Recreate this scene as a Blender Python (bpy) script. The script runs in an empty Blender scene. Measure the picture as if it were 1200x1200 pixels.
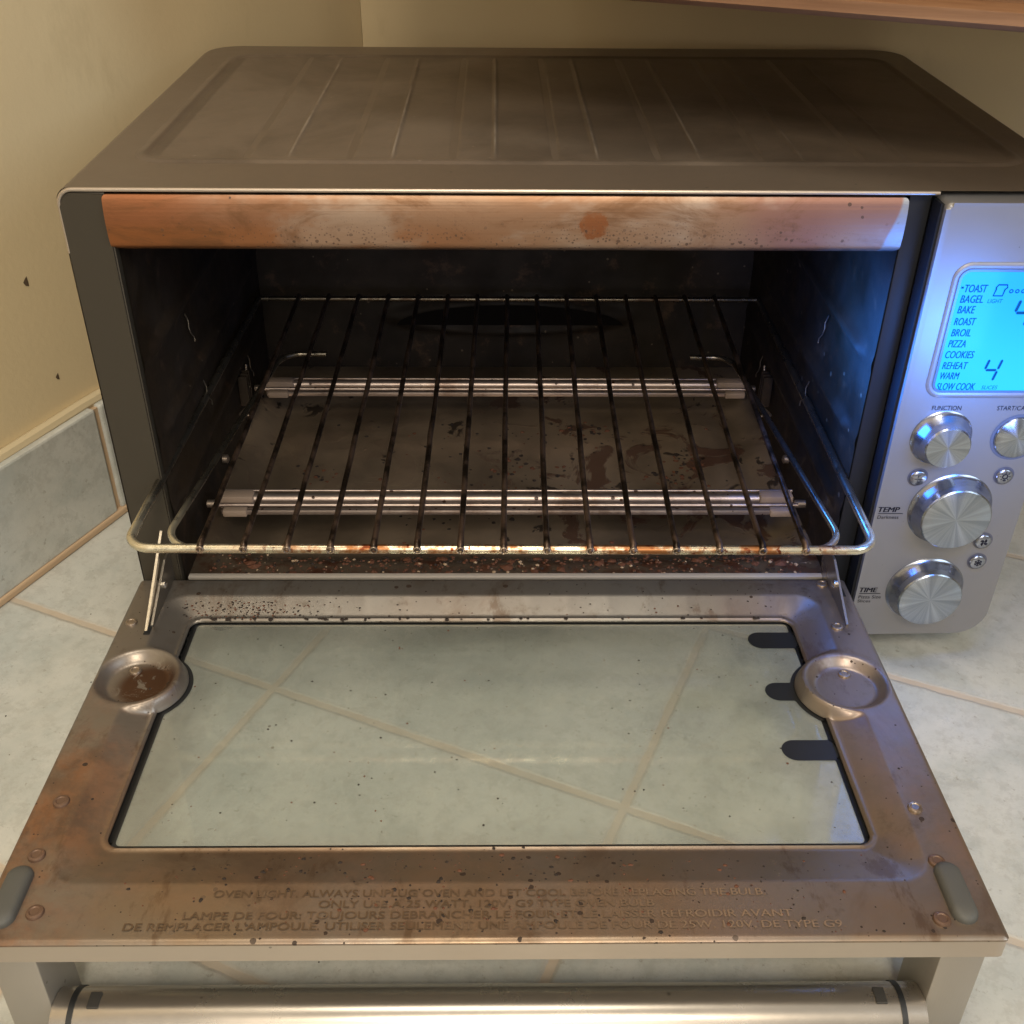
import bpy, bmesh, math, random
import numpy as np
from mathutils import Vector, Matrix, noise
PI = math.pi
SC = bpy.context.scene
COL = SC.collection
random.seed(7)

# ------------------------------------------------------------------ camera
ZO = 0.010                                  # the counter top is z = 0, the oven model is lifted by this
cam_d = bpy.data.cameras.new('camera'); cam = bpy.data.objects.new('camera', cam_d); COL.objects.link(cam)
cx, cy, cz, yaw, pitch, roll, fpx = 0.19529240455438684, -0.4807213714401382, 0.4157588347400631, 0.016776670914006444, 0.5946522630891429, 0.009586861240164933, 1273.1354720419884
fw = Vector((math.sin(yaw)*math.cos(pitch), math.cos(yaw)*math.cos(pitch), -math.sin(pitch)))
rt = Vector((math.cos(yaw), -math.sin(yaw), 0)); up = rt.cross(fw)
r2 = math.cos(roll)*rt + math.sin(roll)*up; u2 = -math.sin(roll)*rt + math.cos(roll)*up
M = Matrix((r2, u2, -fw)).transposed().to_4x4(); M.translation = (cx, cy, cz+ZO)
cam.matrix_world = M
cam_d.sensor_width = 36; cam_d.sensor_fit = 'HORIZONTAL'; cam_d.lens = 36*fpx/1200
cam_d.clip_start = .01; cam_d.clip_end = 50
SC.camera = cam

# ------------------------------------------------------------------ world and lamps
SC.view_settings.view_transform = 'Standard'; SC.view_settings.look = 'None'
SC.view_settings.exposure = 0.0; SC.view_settings.gamma = 1
W = bpy.data.worlds.new('World'); SC.world = W; W.use_nodes = True
wn = W.node_tree; wn.nodes.clear()
wo = wn.nodes.new('ShaderNodeOutputWorld'); bg = wn.nodes.new('ShaderNodeBackground')
tc = wn.nodes.new('ShaderNodeTexCoord'); sx = wn.nodes.new('ShaderNodeSeparateXYZ'); mr = wn.nodes.new('ShaderNodeMapRange')
cr = wn.nodes.new('ShaderNodeValToRGB')
wn.links.new(tc.outputs['Generated'], sx.inputs[0]); wn.links.new(sx.outputs['Z'], mr.inputs['Value'])
mr.inputs['From Min'].default_value = -1; mr.inputs['From Max'].default_value = 1
wn.links.new(mr.outputs[0], cr.inputs[0]); wn.links.new(cr.outputs[0], bg.inputs[0]); wn.links.new(bg.outputs[0], wo.inputs[0])
e = cr.color_ramp.elements
e[0].position = 0.35; e[0].color = (.16, .12, .08, 1); e[1].position = .75; e[1].color = (.62, .57, .49, 1)
bg.inputs[1].default_value = 0.85

def lamp(name, loc, tgt, size, power, col, kind='AREA', sy=None):
    d = bpy.data.lights.new(name, kind); d.energy = power; d.color = col
    if kind == 'AREA':
        d.size = size
        if sy: d.shape = 'RECTANGLE'; d.size_y = sy
    else: d.shadow_soft_size = size
    o = bpy.data.objects.new(name, d); COL.objects.link(o); o.location = loc
    o.rotation_euler = (Vector(tgt)-Vector(loc)).to_track_quat('-Z', 'Y').to_euler()
    return o
lamp('ceiling_lamp', (.25, -1.35, 1.42), (.0, .1, .1), .4, 17, (1.0, .86, .67))
lamp('overhead_lamp', (.15, -.22, 2.1), (.15, -.1, 0), .55, 12, (1.0, .90, .74))
lamp('room_fill', (.1, -2.2, 1.0), (.2, .1, .12), 1.0, 11, (1.0, .90, .76))  # soft fill added behind the camera to lighten the cavity
lamp('window_daylight', (1.5, -.75, .95), (.4, -.05, .1), .8, 9, (.70, .85, 1.0))
lamp('cavity_blue_fill', (.338, .018, .180), (.3815, .022, .178), .06, .24, (.03, .22, 1.0))  # added blue fill inside the cavity, imitates lens flare on its right wall
lamp('panel_blue_fill', (.432, -.075, .195), (.415, .0, .19), .05, .20, (.05, .25, 1.0))  # added blue fill before the panel, imitates the flare around the display

# ------------------------------------------------------------------ helpers
def link(name, me, mat=None, parent=None):
    o = bpy.data.objects.new(name, me); COL.objects.link(o)
    if mat is not None:
        me.materials.clear(); me.materials.append(mat)
    if parent is not None: o.parent = parent
    return o
def fin(name, bm, mat=None, parent=None, smooth=None):
    me = bpy.data.meshes.new(name)
    bmesh.ops.recalc_face_normals(bm, faces=bm.faces)
    bm.to_mesh(me); bm.free()
    if smooth is not None:
        for p in me.polygons: p.use_smooth = True
        me.set_sharp_from_angle(angle=math.radians(smooth))
    return link(name, me, mat, parent)
def empty(name, loc=(0, 0, 0), label=None, cat=None, group=None):
    o = bpy.data.objects.new(name, None); COL.objects.link(o); o.location = loc; o.empty_display_size = .02
    tag(o, label, cat, group); return o
def tag(o, label=None, cat=None, group=None, kind=None):
    if label: o['label'] = label
    if cat: o['category'] = cat
    if group: o['group'] = group
    if kind: o['kind'] = kind
    return o
def box(bm, x0, x1, y0, y1, z0, z1, bev=0, seg=2):
    r = bmesh.ops.create_cube(bm, size=1)
    for v in r['verts']:
        v.co = Vector((x0+(v.co.x+.5)*(x1-x0), y0+(v.co.y+.5)*(y1-y0), z0+(v.co.z+.5)*(z1-z0)))
    if bev:
        es = {e for v in r['verts'] for e in v.link_edges}
        bmesh.ops.bevel(bm, geom=list(es), offset=bev, segments=seg, affect='EDGES', profile=.5)
    return bm
def nbox(*a, bev=0, seg=2): return box(bmesh.new(), *a, bev=bev, seg=seg)
def tube(bm, pts, r, n=10, cap=True, closed=False):
    pts = [Vector(p) for p in pts]; N = len(pts); rings = []
    prev = None
    for i, p in enumerate(pts):
        if closed: t = (pts[(i+1) % N]-pts[i-1]).normalized()
        else: t = (pts[min(i+1, N-1)]-pts[max(i-1, 0)]).normalized()
        if prev is None:
            a = Vector((0, 0, 1)) if abs(t.z) < .9 else Vector((1, 0, 0))
            nrm = (a-t*a.dot(t)).normalized()
        else: nrm = (prev-t*prev.dot(t)).normalized()
        prev = nrm; b = t.cross(nrm)
        rr = r[i] if isinstance(r, (list, tuple)) else r
        rings.append([bm.verts.new(p+rr*(math.cos(2*PI*k/n)*nrm+math.sin(2*PI*k/n)*b)) for k in range(n)])
    for i in range(N if closed else N-1):
        A, B = rings[i], rings[(i+1) % N]
        for k in range(n): bm.faces.new((A[k], A[(k+1) % n], B[(k+1) % n], B[k]))
    if cap and not closed:
        bm.faces.new(rings[0][::-1]); bm.faces.new(rings[-1])
    return bm
def ntube(pts, r, n=10, **k): return tube(bmesh.new(), pts, r, n, **k)
def fillet(pts, rad, seg=8):
    """round the inner corners of a polyline"""
    pts = [Vector(p) for p in pts]; out = [pts[0]]
    for i in range(1, len(pts)-1):
        a, p, b = pts[i-1], pts[i], pts[i+1]
        d1 = (a-p).normalized(); d2 = (b-p).normalized()
        ang = d1.angle(d2); L = min(rad/math.tan(ang/2), (a-p).length*.49, (b-p).length*.49)
        R_ = L*math.tan(ang/2); c = p+(d1+d2).normalized()*(R_/math.sin(ang/2))
        s = p+d1*L-c; e_ = p+d2*L-c; th = s.angle(e_); ax = s.cross(e_).normalized()
        for k in range(seg+1): out.append(c+Matrix.Rotation(th*k/seg, 3, ax) @ s)
    out.append(pts[-1]); return out
def lathe(bm, prof, c, axis='Y', n=48, sgn=-1):
    """prof = [(radius, height)]; axis Y with sgn -1 stands out of the front"""
    rings = []
    for r, h in prof:
        ring = []
        for k in range(n):
            a = 2*PI*k/n; x, y = r*math.cos(a), r*math.sin(a)
            if axis == 'Y': co = (c[0]+x, c[1]+sgn*h, c[2]+y)
            elif axis == 'X': co = (c[0]+sgn*h, c[1]+x, c[2]+y)
            else: co = (c[0]+x, c[1]+y, c[2]+h)
            ring.append(bm.verts.new(co))
        rings.append(ring)
    for A, B in zip(rings, rings[1:]):
        for k in range(n): bm.faces.new((A[k], A[(k+1) % n], B[(k+1) % n], B[k]))
    bm.faces.new(rings[0][::-1]); bm.faces.new(rings[-1]); return bm
def sd_rr(x, y, x0, x1, y0, y1, r):
    qx = np.abs(x-(x0+x1)/2)-(x1-x0)/2+r; qy = np.abs(y-(y0+y1)/2)-(y1-y0)/2+r
    return np.hypot(np.maximum(qx, 0), np.maximum(qy, 0))+np.minimum(np.maximum(qx, qy), 0)-r
def region(x0, x1, y0, y1, step, sdf, conv, hfun, thick=0):
    """sheet where sdf < 0, its rim snapped to the zero line; conv(x,y,h) -> point"""
    nx = int(round((x1-x0)/step)); ny = int(round((y1-y0)/step))
    X, Y = np.meshgrid(np.linspace(x0, x1, nx+1), np.linspace(y0, y1, ny+1))
    cxs = (X[:-1, :-1]+X[1:, 1:])/2; cys = (Y[:-1, :-1]+Y[1:, 1:])/2
    keep = sdf(cxs, cys) < 0
    cnt = np.zeros(X.shape, int)
    for a in (0, 1):
        for b in (0, 1): cnt[a:a+ny, b:b+nx] += keep
    rim = (cnt > 0) & (cnt < 4)
    for _ in range(3):
        s = sdf(X, Y); h = step*.05
        gx = (sdf(X+h, Y)-sdf(X-h, Y))/(2*h); gy = (sdf(X, Y+h)-sdf(X, Y-h))/(2*h)
        g = np.maximum(gx*gx+gy*gy, .2); s = np.clip(s, -1.2*step, 1.2*step)
        X = np.where(rim, X-s*gx/g, X); Y = np.where(rim, Y-s*gy/g, Y)
    H = hfun(X, Y); idx = -np.ones(X.shape, int); idx[cnt > 0] = np.arange((cnt > 0).sum())
    js, is_ = np.nonzero(cnt > 0)
    vs = [conv(X[j, i], Y[j, i], H[j, i]) for j, i in zip(js, is_)]
    js, is_ = np.nonzero(keep)
    fs = [(idx[j, i], idx[j, i+1], idx[j+1, i+1], idx[j+1, i]) for j, i in zip(js, is_)]
    me = bpy.data.meshes.new('m'); me.from_pydata([tuple(map(float, v)) for v in vs], [], [tuple(map(int, f)) for f in fs])
    for p in me.polygons: p.use_smooth = True
    if thick:
        bm = bmesh.new(); bm.from_mesh(me)
        bm.normal_update()
        r = bmesh.ops.extrude_face_region(bm, geom=list(bm.faces))
        vv = [g_ for g_ in r['geom'] if isinstance(g_, bmesh.types.BMVert)]
        z = Vector(conv(0, 0, -thick))-Vector(conv(0, 0, 0))
        bmesh.ops.translate(bm, verts=vv, vec=z)
        bmesh.ops.recalc_face_normals(bm, faces=bm.faces); bm.to_mesh(me); bm.free()
        me.set_sharp_from_angle(angle=math.radians(40))
    return me
def prism(bm, poly, y0, y1):
    """polygon in x-z drawn out along y"""
    A = [bm.verts.new((x, y0, z)) for x, z in poly]; B = [bm.verts.new((x, y1, z)) for x, z in poly]
    n = len(poly); bm.faces.new(A); bm.faces.new(B[::-1])
    for k in range(n): bm.faces.new((A[k], B[k], B[(k+1) % n], A[(k+1) % n]))
    return bm
def sstep(a, b, x):
    t = np.clip((x-a)/(b-a), 0, 1); return t*t*(3-2*t)

# ------------------------------------------------------------------ materials
class N:
    def __init__(s, name):
        s.m = bpy.data.materials.new(name); s.m.use_nodes = True; s.t = s.m.node_tree; s.t.nodes.clear()
        s.out = s.t.nodes.new('ShaderNodeOutputMaterial'); s.tc = s.t.nodes.new('ShaderNodeTexCoord')
        s.b = s.t.nodes.new('ShaderNodeBsdfPrincipled'); s.t.links.new(s.b.outputs[0], s.out.inputs[0])
    def set(s, inp, v):
        i = s.b.inputs[inp] if isinstance(inp, str) else inp
        if isinstance(v, bpy.types.NodeSocket): s.t.links.new(v, i)
        elif isinstance(v, tuple): i.default_value = v if len(v) == 4 else v+(1,) if i.type == 'RGBA' else v
        else: i.default_value = v
    def node(s, typ, ins=None, **kw):
        n = s.t.nodes.new(typ)
        for k, v in kw.items(): setattr(n, k, v)
        for k, v in (ins or {}).items(): s.set(n.inputs[k], v)
        return n
    def co(s, scale=(1, 1, 1), loc=(0, 0, 0)):
        return s.node('ShaderNodeMapping', {'Vector': s.tc.outputs['Object'], 'Scale': scale, 'Location': loc}).outputs[0]
    def noise(s, scale, detail=4, rough=.6, sc=(1, 1, 1), loc=(0, 0, 0), dist=0):
        return s.node('ShaderNodeTexNoise', {'Vector': s.co(sc, loc), 'Scale': scale, 'Detail': detail, 'Roughness': rough, 'Distortion': dist}).outputs[0]
    def vor(s, scale, sc=(1, 1, 1), loc=(0, 0, 0), rnd=1.0):
        return s.node('ShaderNodeTexVoronoi', {'Vector': s.co(sc, loc), 'Scale': scale, 'Randomness': rnd})
    def ramp(s, v, a, b, ca=0., cb=1.):
        return s.node('ShaderNodeMapRange', {'Value': v, 'From Min': a, 'From Max': b, 'To Min': ca, 'To Max': cb}, interpolation_type='SMOOTHSTEP').outputs[0]
    def math(s, op, a, b=0.):
        n = s.t.nodes.new('ShaderNodeMath'); n.operation = op; s.set(n.inputs[0], a); s.set(n.inputs[1], b); return n.outputs[0]
    def mix(s, f, a, b):
        n = s.t.nodes.new('ShaderNodeMix'); n.data_type = 'RGBA'
        s.set(n.inputs[0], f); s.set(n.inputs[6], a); s.set(n.inputs[7], b); return n.outputs[2]
    def xyz(s):
        n = s.node('ShaderNodeSeparateXYZ', {0: s.tc.outputs['Object']}); return n.outputs
    def bump(s, h, st, d=.001):
        n = s.node('ShaderNodeBump', {'Height': h, 'Strength': st, 'Distance': d}); s.set('Normal', n.outputs[0]); return n.outputs[0]
    def specks(s, scale, size, dens, loc=(0, 0, 0), where=None):
        """sharp small spots: 1 inside"""
        v = s.vor(scale, loc=loc); d = v.outputs['Distance']
        col = s.node('ShaderNodeSeparateColor', {0: v.outputs['Color']}).outputs[0]
        pick = s.math('LESS_THAN', col, dens)
        sz = s.math('MULTIPLY', s.node('ShaderNodeSeparateColor', {0: v.outputs['Color']}).outputs[1], size)
        wob = s.math('MULTIPLY', s.noise(scale*3, 2), size*.5)
        inside = s.math('LESS_THAN', s.math('ADD', d, wob), s.math('ADD', sz, size*.25))
        r = s.math('MULTIPLY', inside, pick)
        return s.math('MULTIPLY', r, where) if where is not None else r

def simple(name, col, rough=.5, metal=0., **kw):
    n = N(name); n.set('Base Color', col); n.set('Roughness', rough); n.set('Metallic', metal)
    for k, v in kw.items(): n.set(k.replace('_', ' '), v)
    return n.m

# door liner: brown heat-stained steel, object x = across, -y = towards the viewer
def m_door():
    n = N('stained_door_steel'); x, y, z = n.xyz()
    ed = n.ramp(n.math('ABSOLUTE', n.math('SUBTRACT', x, .194)), .13, .19)
    fr = n.ramp(y, -.06, -.21)
    edge = n.math('MULTIPLY', ed, n.ramp(y, -.05, -.15))
    rust = n.math('MULTIPLY', n.ramp(x, .12, .34, 1., .45), n.math('MULTIPLY', n.ramp(n.noise(13, 7, .68, dist=.5), .36, .60), n.math('MAXIMUM', edge, n.math('MULTIPLY', fr, .35))))
    c = n.mix(fr, (.27, .255, .23), (.27, .195, .125))
    c = n.mix(n.ramp(n.noise(9, 5), .35, .7), c, (.25, .22, .19))
    c = n.mix(n.math('MULTIPLY', rust, .9), c, n.mix(n.ramp(n.noise(45, 6, .75), .38, .62), (.23, .098, .038), (.095, .046, .022))); c = n.mix(n.math('MULTIPLY', n.ramp(n.noise(7, 7, .7, loc=(1, 8, 2), dist=1.2), .50, .62), .5), c, (.15, .095, .06)); c = n.mix(n.math('MULTIPLY', n.ramp(n.noise(55, 6, .7, sc=(1, .35, 1), loc=(6, 1, 0)), .56, .66), .55), c, (.11, .06, .03))
    pink = n.math('MULTIPLY', n.ramp(x, .22, .36), n.ramp(n.noise(12, 3, .5, loc=(3, 1, 0)), .35, .65))
    c = n.mix(n.math('MULTIPLY', pink, .4), c, (.25, .18, .17))
    g = n.noise(60, 6, .7); c = n.mix(n.ramp(g, .55, .8), c, (.12, .085, .055))
    # baked-on drops: dense along the rear lip and the middle of the front rail
    rear = n.math('MULTIPLY', n.ramp(y, -.034, -.030), n.ramp(y, -.014, -.018))
    rearx = n.math('MAXIMUM', n.ramp(n.math('ABSOLUTE', n.math('SUBTRACT', x, .052)), .034, .012), .04)
    front = n.math('MULTIPLY', n.ramp(y, -.183, -.19), n.ramp(n.math('ABSOLUTE', n.math('SUBTRACT', x, .19)), .15, .06))
    boss = n.ramp(n.node('ShaderNodeVectorMath', {0: n.tc.outputs['Object'], 1: (.025, -.083, -.004)}, operation='DISTANCE').outputs['Value'], .019, .011)
    w1 = n.math('MULTIPLY', rear, rearx)
    s1 = n.specks(430, .34, .55, where=w1)
    s2 = n.specks(260, .34, .26, (1, 2, 0), where=front)
    s3 = n.specks(150, .22, .10, (4, 2, 0)); s4 = n.specks(600, .3, .07, (4, 7, 0))
    sp = n.math('MAXIMUM', n.math('MAXIMUM', s1, s2), n.math('MAXIMUM', s3, s4))
    blot = n.math('MULTIPLY', boss, n.ramp(n.noise(110, 6, .7, dist=1.5), .38, .48))
    c = n.mix(n.math('MULTIPLY', blot, .92), c, (.085, .035, .014))
    c = n.mix(sp, c, (.035, .02, .012))
    n.set('Base Color', c)
    dirt = n.math('MAXIMUM', sp, n.math('MULTIPLY', rust, .5))
    n.set('Metallic', n.math('SUBTRACT', .75, n.math('MULTIPLY', dirt, .6)))
    n.set('Roughness', n.math('ADD', n.math('MULTIPLY', n.noise(30, 5, .7), .22), n.math('ADD', .24, n.math('MULTIPLY', dirt, .3))))
    n.bump(n.math('ADD', n.math('MULTIPLY', sp, .6), n.math('MULTIPLY', n.noise(500, 3, .7), .08)), .5, .0006)
    return n.m
def m_strip():
    n = N('heat_tinted_steel'); x, y, z = n.xyz()
    c = n.mix(n.ramp(n.noise(10, 4, .5, sc=(1, 1, 3)), .35, .65), (.30, .17, .10), (.34, .225, .15))
    left = n.ramp(n.math('ADD', x, n.math('MULTIPLY', n.noise(18, 3), .05)), .165, .045)
    c = n.mix(left, c, (.29, .115, .05))
    low = n.math('MULTIPLY', n.ramp(z, .252, .243), n.ramp(x, .22, .12)); c = n.mix(n.math('MULTIPLY', low, .5), c, (.34, .125, .035))
    right = n.math('MULTIPLY', n.ramp(x, .26, .34), n.ramp(n.noise(16, 2, .5, loc=(5, 0, 0)), .3, .55)); c = n.mix(n.math('MULTIPLY', right, .75), c, (.27, .135, .11))
    silver = n.math('MULTIPLY', n.ramp(n.noise(16, 5, .65, sc=(.8, 1, 1.6), loc=(9, 0, 2)), .47, .6), n.ramp(x, .04, .12)); c = n.mix(n.math('MULTIPLY', silver, .6), c, (.42, .33, .26))
    clean = n.ramp(n.math('ADD', x, n.math('MULTIPLY', n.ramp(z, .235, .262), -.006)), .3705, .3722); c = n.mix(clean, c, (.30, .31, .33))
    blob = n.ramp(n.math('ADD', n.node('ShaderNodeVectorMath', {0: n.co((1, 0, 1)), 1: (.239, 0, .2485)}, operation='DISTANCE').outputs['Value'], n.math('MULTIPLY', n.noise(140, 5, .7), .009)), .0112, .0100)
    c = n.mix(n.math('MULTIPLY', n.ramp(n.noise(34, 7, .72, sc=(.6, 1, 1.4), loc=(7, 7, 7), dist=.8), .47, .66), .7), c, (.17, .08, .035)); c = n.mix(n.math('MULTIPLY', blob, n.ramp(n.noise(220, 4), .35, .6, .5, 1.)), c, (.26, .10, .04))
    sd = n.ramp(n.math('ABSOLUTE', n.math('SUBTRACT', x, .200)), .19, .08)
    lo = n.ramp(z, .256, .238)
    s1 = n.specks(760, .42, .7, where=n.math('MULTIPLY', n.math('MULTIPLY', sd, lo), n.ramp(n.noise(30, 3), .34, .5)))
    s2 = n.specks(170, .24, .2, (2, 2, 2)); s3 = n.specks(380, .34, .24, (3, 1, 5), where=lo)
    sp = n.math('MAXIMUM', n.math('MAXIMUM', s1, s2), s3)
    burn = n.ramp(n.math('ADD', z, n.math('MULTIPLY', n.noise(120, 4), .003)), .2385, .2365)
    c = n.mix(n.math('MULTIPLY', sp, .85), c, (.05, .022, .01)); c = n.mix(n.math('MULTIPLY', burn, .75), c, (.05, .03, .02))
    n.set('Base Color', c); n.set('Metallic', n.math('SUBTRACT', .8, n.math('MULTIPLY', sp, .7)))
    n.set('Roughness', n.math('ADD', .38, n.math('MULTIPLY', n.noise(40, 4), .22)))
    n.bump(n.math('ADD', n.math('MULTIPLY', sp, .5), n.math('MULTIPLY', n.noise(30, 3, .5, sc=(.15, 1, 30)), .6)), .4, .0004)
    return n.m
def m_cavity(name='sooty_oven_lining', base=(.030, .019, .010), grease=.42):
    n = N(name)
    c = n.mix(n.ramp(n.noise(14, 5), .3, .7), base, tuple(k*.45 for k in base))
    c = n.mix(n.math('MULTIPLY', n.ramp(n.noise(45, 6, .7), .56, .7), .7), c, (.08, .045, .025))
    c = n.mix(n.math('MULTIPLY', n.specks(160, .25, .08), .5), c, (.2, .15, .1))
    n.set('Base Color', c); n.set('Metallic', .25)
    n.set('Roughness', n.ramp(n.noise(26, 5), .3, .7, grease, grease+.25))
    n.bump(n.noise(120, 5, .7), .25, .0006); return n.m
def m_floor():
    n = N('burnt_crumb_tray'); x, y, z = n.xyz()
    c = n.mix(n.ramp(n.noise(11, 5, .55), .35, .65), (.30, .225, .15), (.14, .105, .07))
    mid = n.math('MAXIMUM', n.ramp(x, .15, .22), .25)
    st = n.math('MULTIPLY', n.ramp(n.noise(24, 6, .62, dist=1.1), .53, .58), mid)
    c = n.mix(n.math('MULTIPLY', st, .85), c, (.055, .022, .013))
    st2 = n.ramp(n.noise(38, 4, .6, loc=(3, 3, 0), dist=.5), .63, .67); c = n.mix(n.math('MULTIPLY', st2, .9), c, (.012, .008, .006))
    fr = n.ramp(y, .05, .035)
    c = n.mix(n.math('MULTIPLY', fr, .65), c, (.05, .04, .03))
    rustf = n.math('MULTIPLY', n.ramp(y, .036, .026), n.ramp(n.noise(70, 6, .7), .45, .62)); c = n.mix(rustf, c, (.075, .028, .014))
    wh = n.specks(380, .3, .16, (1, 5, 0), where=n.ramp(y, .06, .02)); c = n.mix(wh, c, (.35, .27, .2))
    n.set('Base Color', c); n.set('Metallic', n.math('SUBTRACT', .5, n.math('MULTIPLY', n.math('MAXIMUM', st, st2), .4)))
    n.set('Roughness', n.ramp(n.noise(30, 5), .35, .65, .3, .45))
    n.bump(n.math('ADD', n.noise(22, 3, .5), n.math('MULTIPLY', n.math('MAXIMUM', st, st2), .25)), .5, .003); return n.m
def m_brushed(name, col, rough=.32, metal=.9, sc=(2, 60, 60), patches=.1, str_=.12):
    n = N(name)
    c = n.mix(n.math('MULTIPLY', n.ramp(n.noise(7, 5), .35, .7), patches*4), col, tuple(k*.72 for k in col))
    n.set('Base Color', n.mix(n.math('MULTIPLY', n.specks(190, .2, .06), .6), c, tuple(k*.3 for k in col)))
    n.set('Metallic', metal)
    n.set('Roughness', n.math('ADD', rough-.07, n.math('MULTIPLY', n.noise(25, 5, .7), .16)))
    n.bump(n.noise(30, 3, .7, sc=sc), str_, .0004); return n.m
def m_rack():
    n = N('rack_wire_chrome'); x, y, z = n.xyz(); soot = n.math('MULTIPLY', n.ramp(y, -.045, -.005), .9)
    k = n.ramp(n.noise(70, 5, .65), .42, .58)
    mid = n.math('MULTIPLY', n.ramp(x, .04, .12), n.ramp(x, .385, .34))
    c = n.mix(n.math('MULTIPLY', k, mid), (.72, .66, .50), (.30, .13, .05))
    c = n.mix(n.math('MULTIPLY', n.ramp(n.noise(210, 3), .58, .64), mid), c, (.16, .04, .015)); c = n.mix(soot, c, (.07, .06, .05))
    n.set('Base Color', c); n.set('Metallic', .9); n.set('Roughness', n.math('ADD', .2, n.math('MULTIPLY', k, .2))); return n.m
def m_wire():
    n = N('burnt_rack_wire'); k = n.ramp(n.noise(55, 5, .7), .4, .62)
    n.set('Base Color', n.mix(k, (.026, .018, .012), (.13, .085, .06))); n.set('Metallic', .75)
    n.set('Roughness', n.math('ADD', .28, n.math('MULTIPLY', k, .15))); n.bump(n.noise(300, 3), .5, .0005); return n.m
def m_elem():
    n = N('heating_rod_steel'); k = n.ramp(n.noise(28, 5, .7, sc=(1, 1, 1)), .45, .65)
    c = n.mix(k, (.52, .43, .38), (.30, .22, .18)); sp = n.specks(220, .3, .3)
    n.set('Base Color', n.mix(sp, c, (.05, .02, .01))); n.set('Metallic', n.math('SUBTRACT', .85, n.math('MULTIPLY', sp, .7))); n.set('Roughness', .38); return n.m
def m_wall():
    n = N('painted_plaster')
    c = n.mix(n.ramp(n.noise(3, 4), .3, .7), (.64, .53, .33), (.59, .48, .30))
    c = n.mix(n.math('MULTIPLY', n.specks(30, .06, .05), .7), c, (.10, .07, .04))
    c = n.mix(n.math('MULTIPLY', n.ramp(n.noise(9, 7, .7, sc=(1, 1, .4), loc=(4, 4, 4)), .56, .66), .22), c, (.38, .29, .16))
    n.set('Base Color', c); n.set('Roughness', .42); n.bump(n.noise(220, 5, .65), .16, .0010); return n.m
def m_tile(name, grid):
    n = N(name); x, y, z = n.xyz()
    cl = n.noise(13, 7, .68, dist=.6); fine = n.noise(95, 8, .78)
    c = n.mix(n.ramp(cl, .35, .68), (.41, .43, .405), (.52, .525, .49))
    c = n.mix(n.math('MULTIPLY', n.ramp(n.noise(24, 5, .7, loc=(3, 3, 3)), .5, .72), .5), c, (.34, .37, .35))
    c = n.mix(n.math('MULTIPLY', n.ramp(fine, .47, .60), .36), c, (.31, .305, .275)); c = n.mix(n.math('MULTIPLY', n.ramp(n.noise(30, 8, .75, sc=(1, .35, 1), loc=(5, 2, 0), dist=.4), .50, .60), .2), c, (.56, .55, .50)); c = n.mix(n.math('MULTIPLY', n.ramp(n.noise(200, 4, .7, loc=(9, 9, 0)), .62, .68), .5), c, (.24, .22, .18))
    c = n.mix(n.math('MULTIPLY', n.specks(90, .09, .10), .8), c, (.10, .075, .05))
    c = n.mix(n.math('MULTIPLY', n.specks(35, .05, .12, (2, 2, 2)), .8), c, (.12, .09, .06))
    h = n.math('MULTIPLY', n.noise(60, 7, .75), .5); rough = n.ramp(n.noise(40, 4), .3, .7, .26, .44)
    if grid:
        wob = n.math('MULTIPLY', n.math('SUBTRACT', n.noise(70, 6, .75), .5), .0030)
        du = n.math('PINGPONG', n.math('ADD', x, 10*.208-.075), .104)
        dv = n.math('PINGPONG', n.math('ADD', y, 10*.1545-.003), .07725)
        d = n.math('ADD', n.math('MINIMUM', du, dv), wob)
        g = n.math('MULTIPLY', n.ramp(d, .0025, .0015), n.ramp(n.noise(28, 4), .3, .6, .55, 1.))
        gc = n.mix(n.noise(50, 4), (.40, .33, .25), (.52, .45, .36))
        c = n.mix(n.math('MULTIPLY', n.ramp(d, .0050, .0022), .35), c, (.40, .33, .25)); c = n.mix(g, c, gc)
        h = n.math('ADD', h, n.math('MULTIPLY', n.ramp(d, .0035, .0015), -1.1)); rough = n.math('MAXIMUM', rough, n.math('MULTIPLY', g, .8))
    n.set('Base Color', c); n.set('Roughness', rough); n.bump(h, .35, .0016); return n.m
def m_wood():
    n = N('varnished_oak')
    w = n.noise(9, 6, .65, sc=(.5, 9, 9), dist=.4)
    n.set('Base Color', n.mix(n.ramp(w, .3, .7), (.17, .080, .038), (.33, .185, .10))); n.set('Roughness', .3); n.bump(n.noise(60, 4, .6, sc=(.2, 4, 4)), .15, .0005); return n.m
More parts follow.
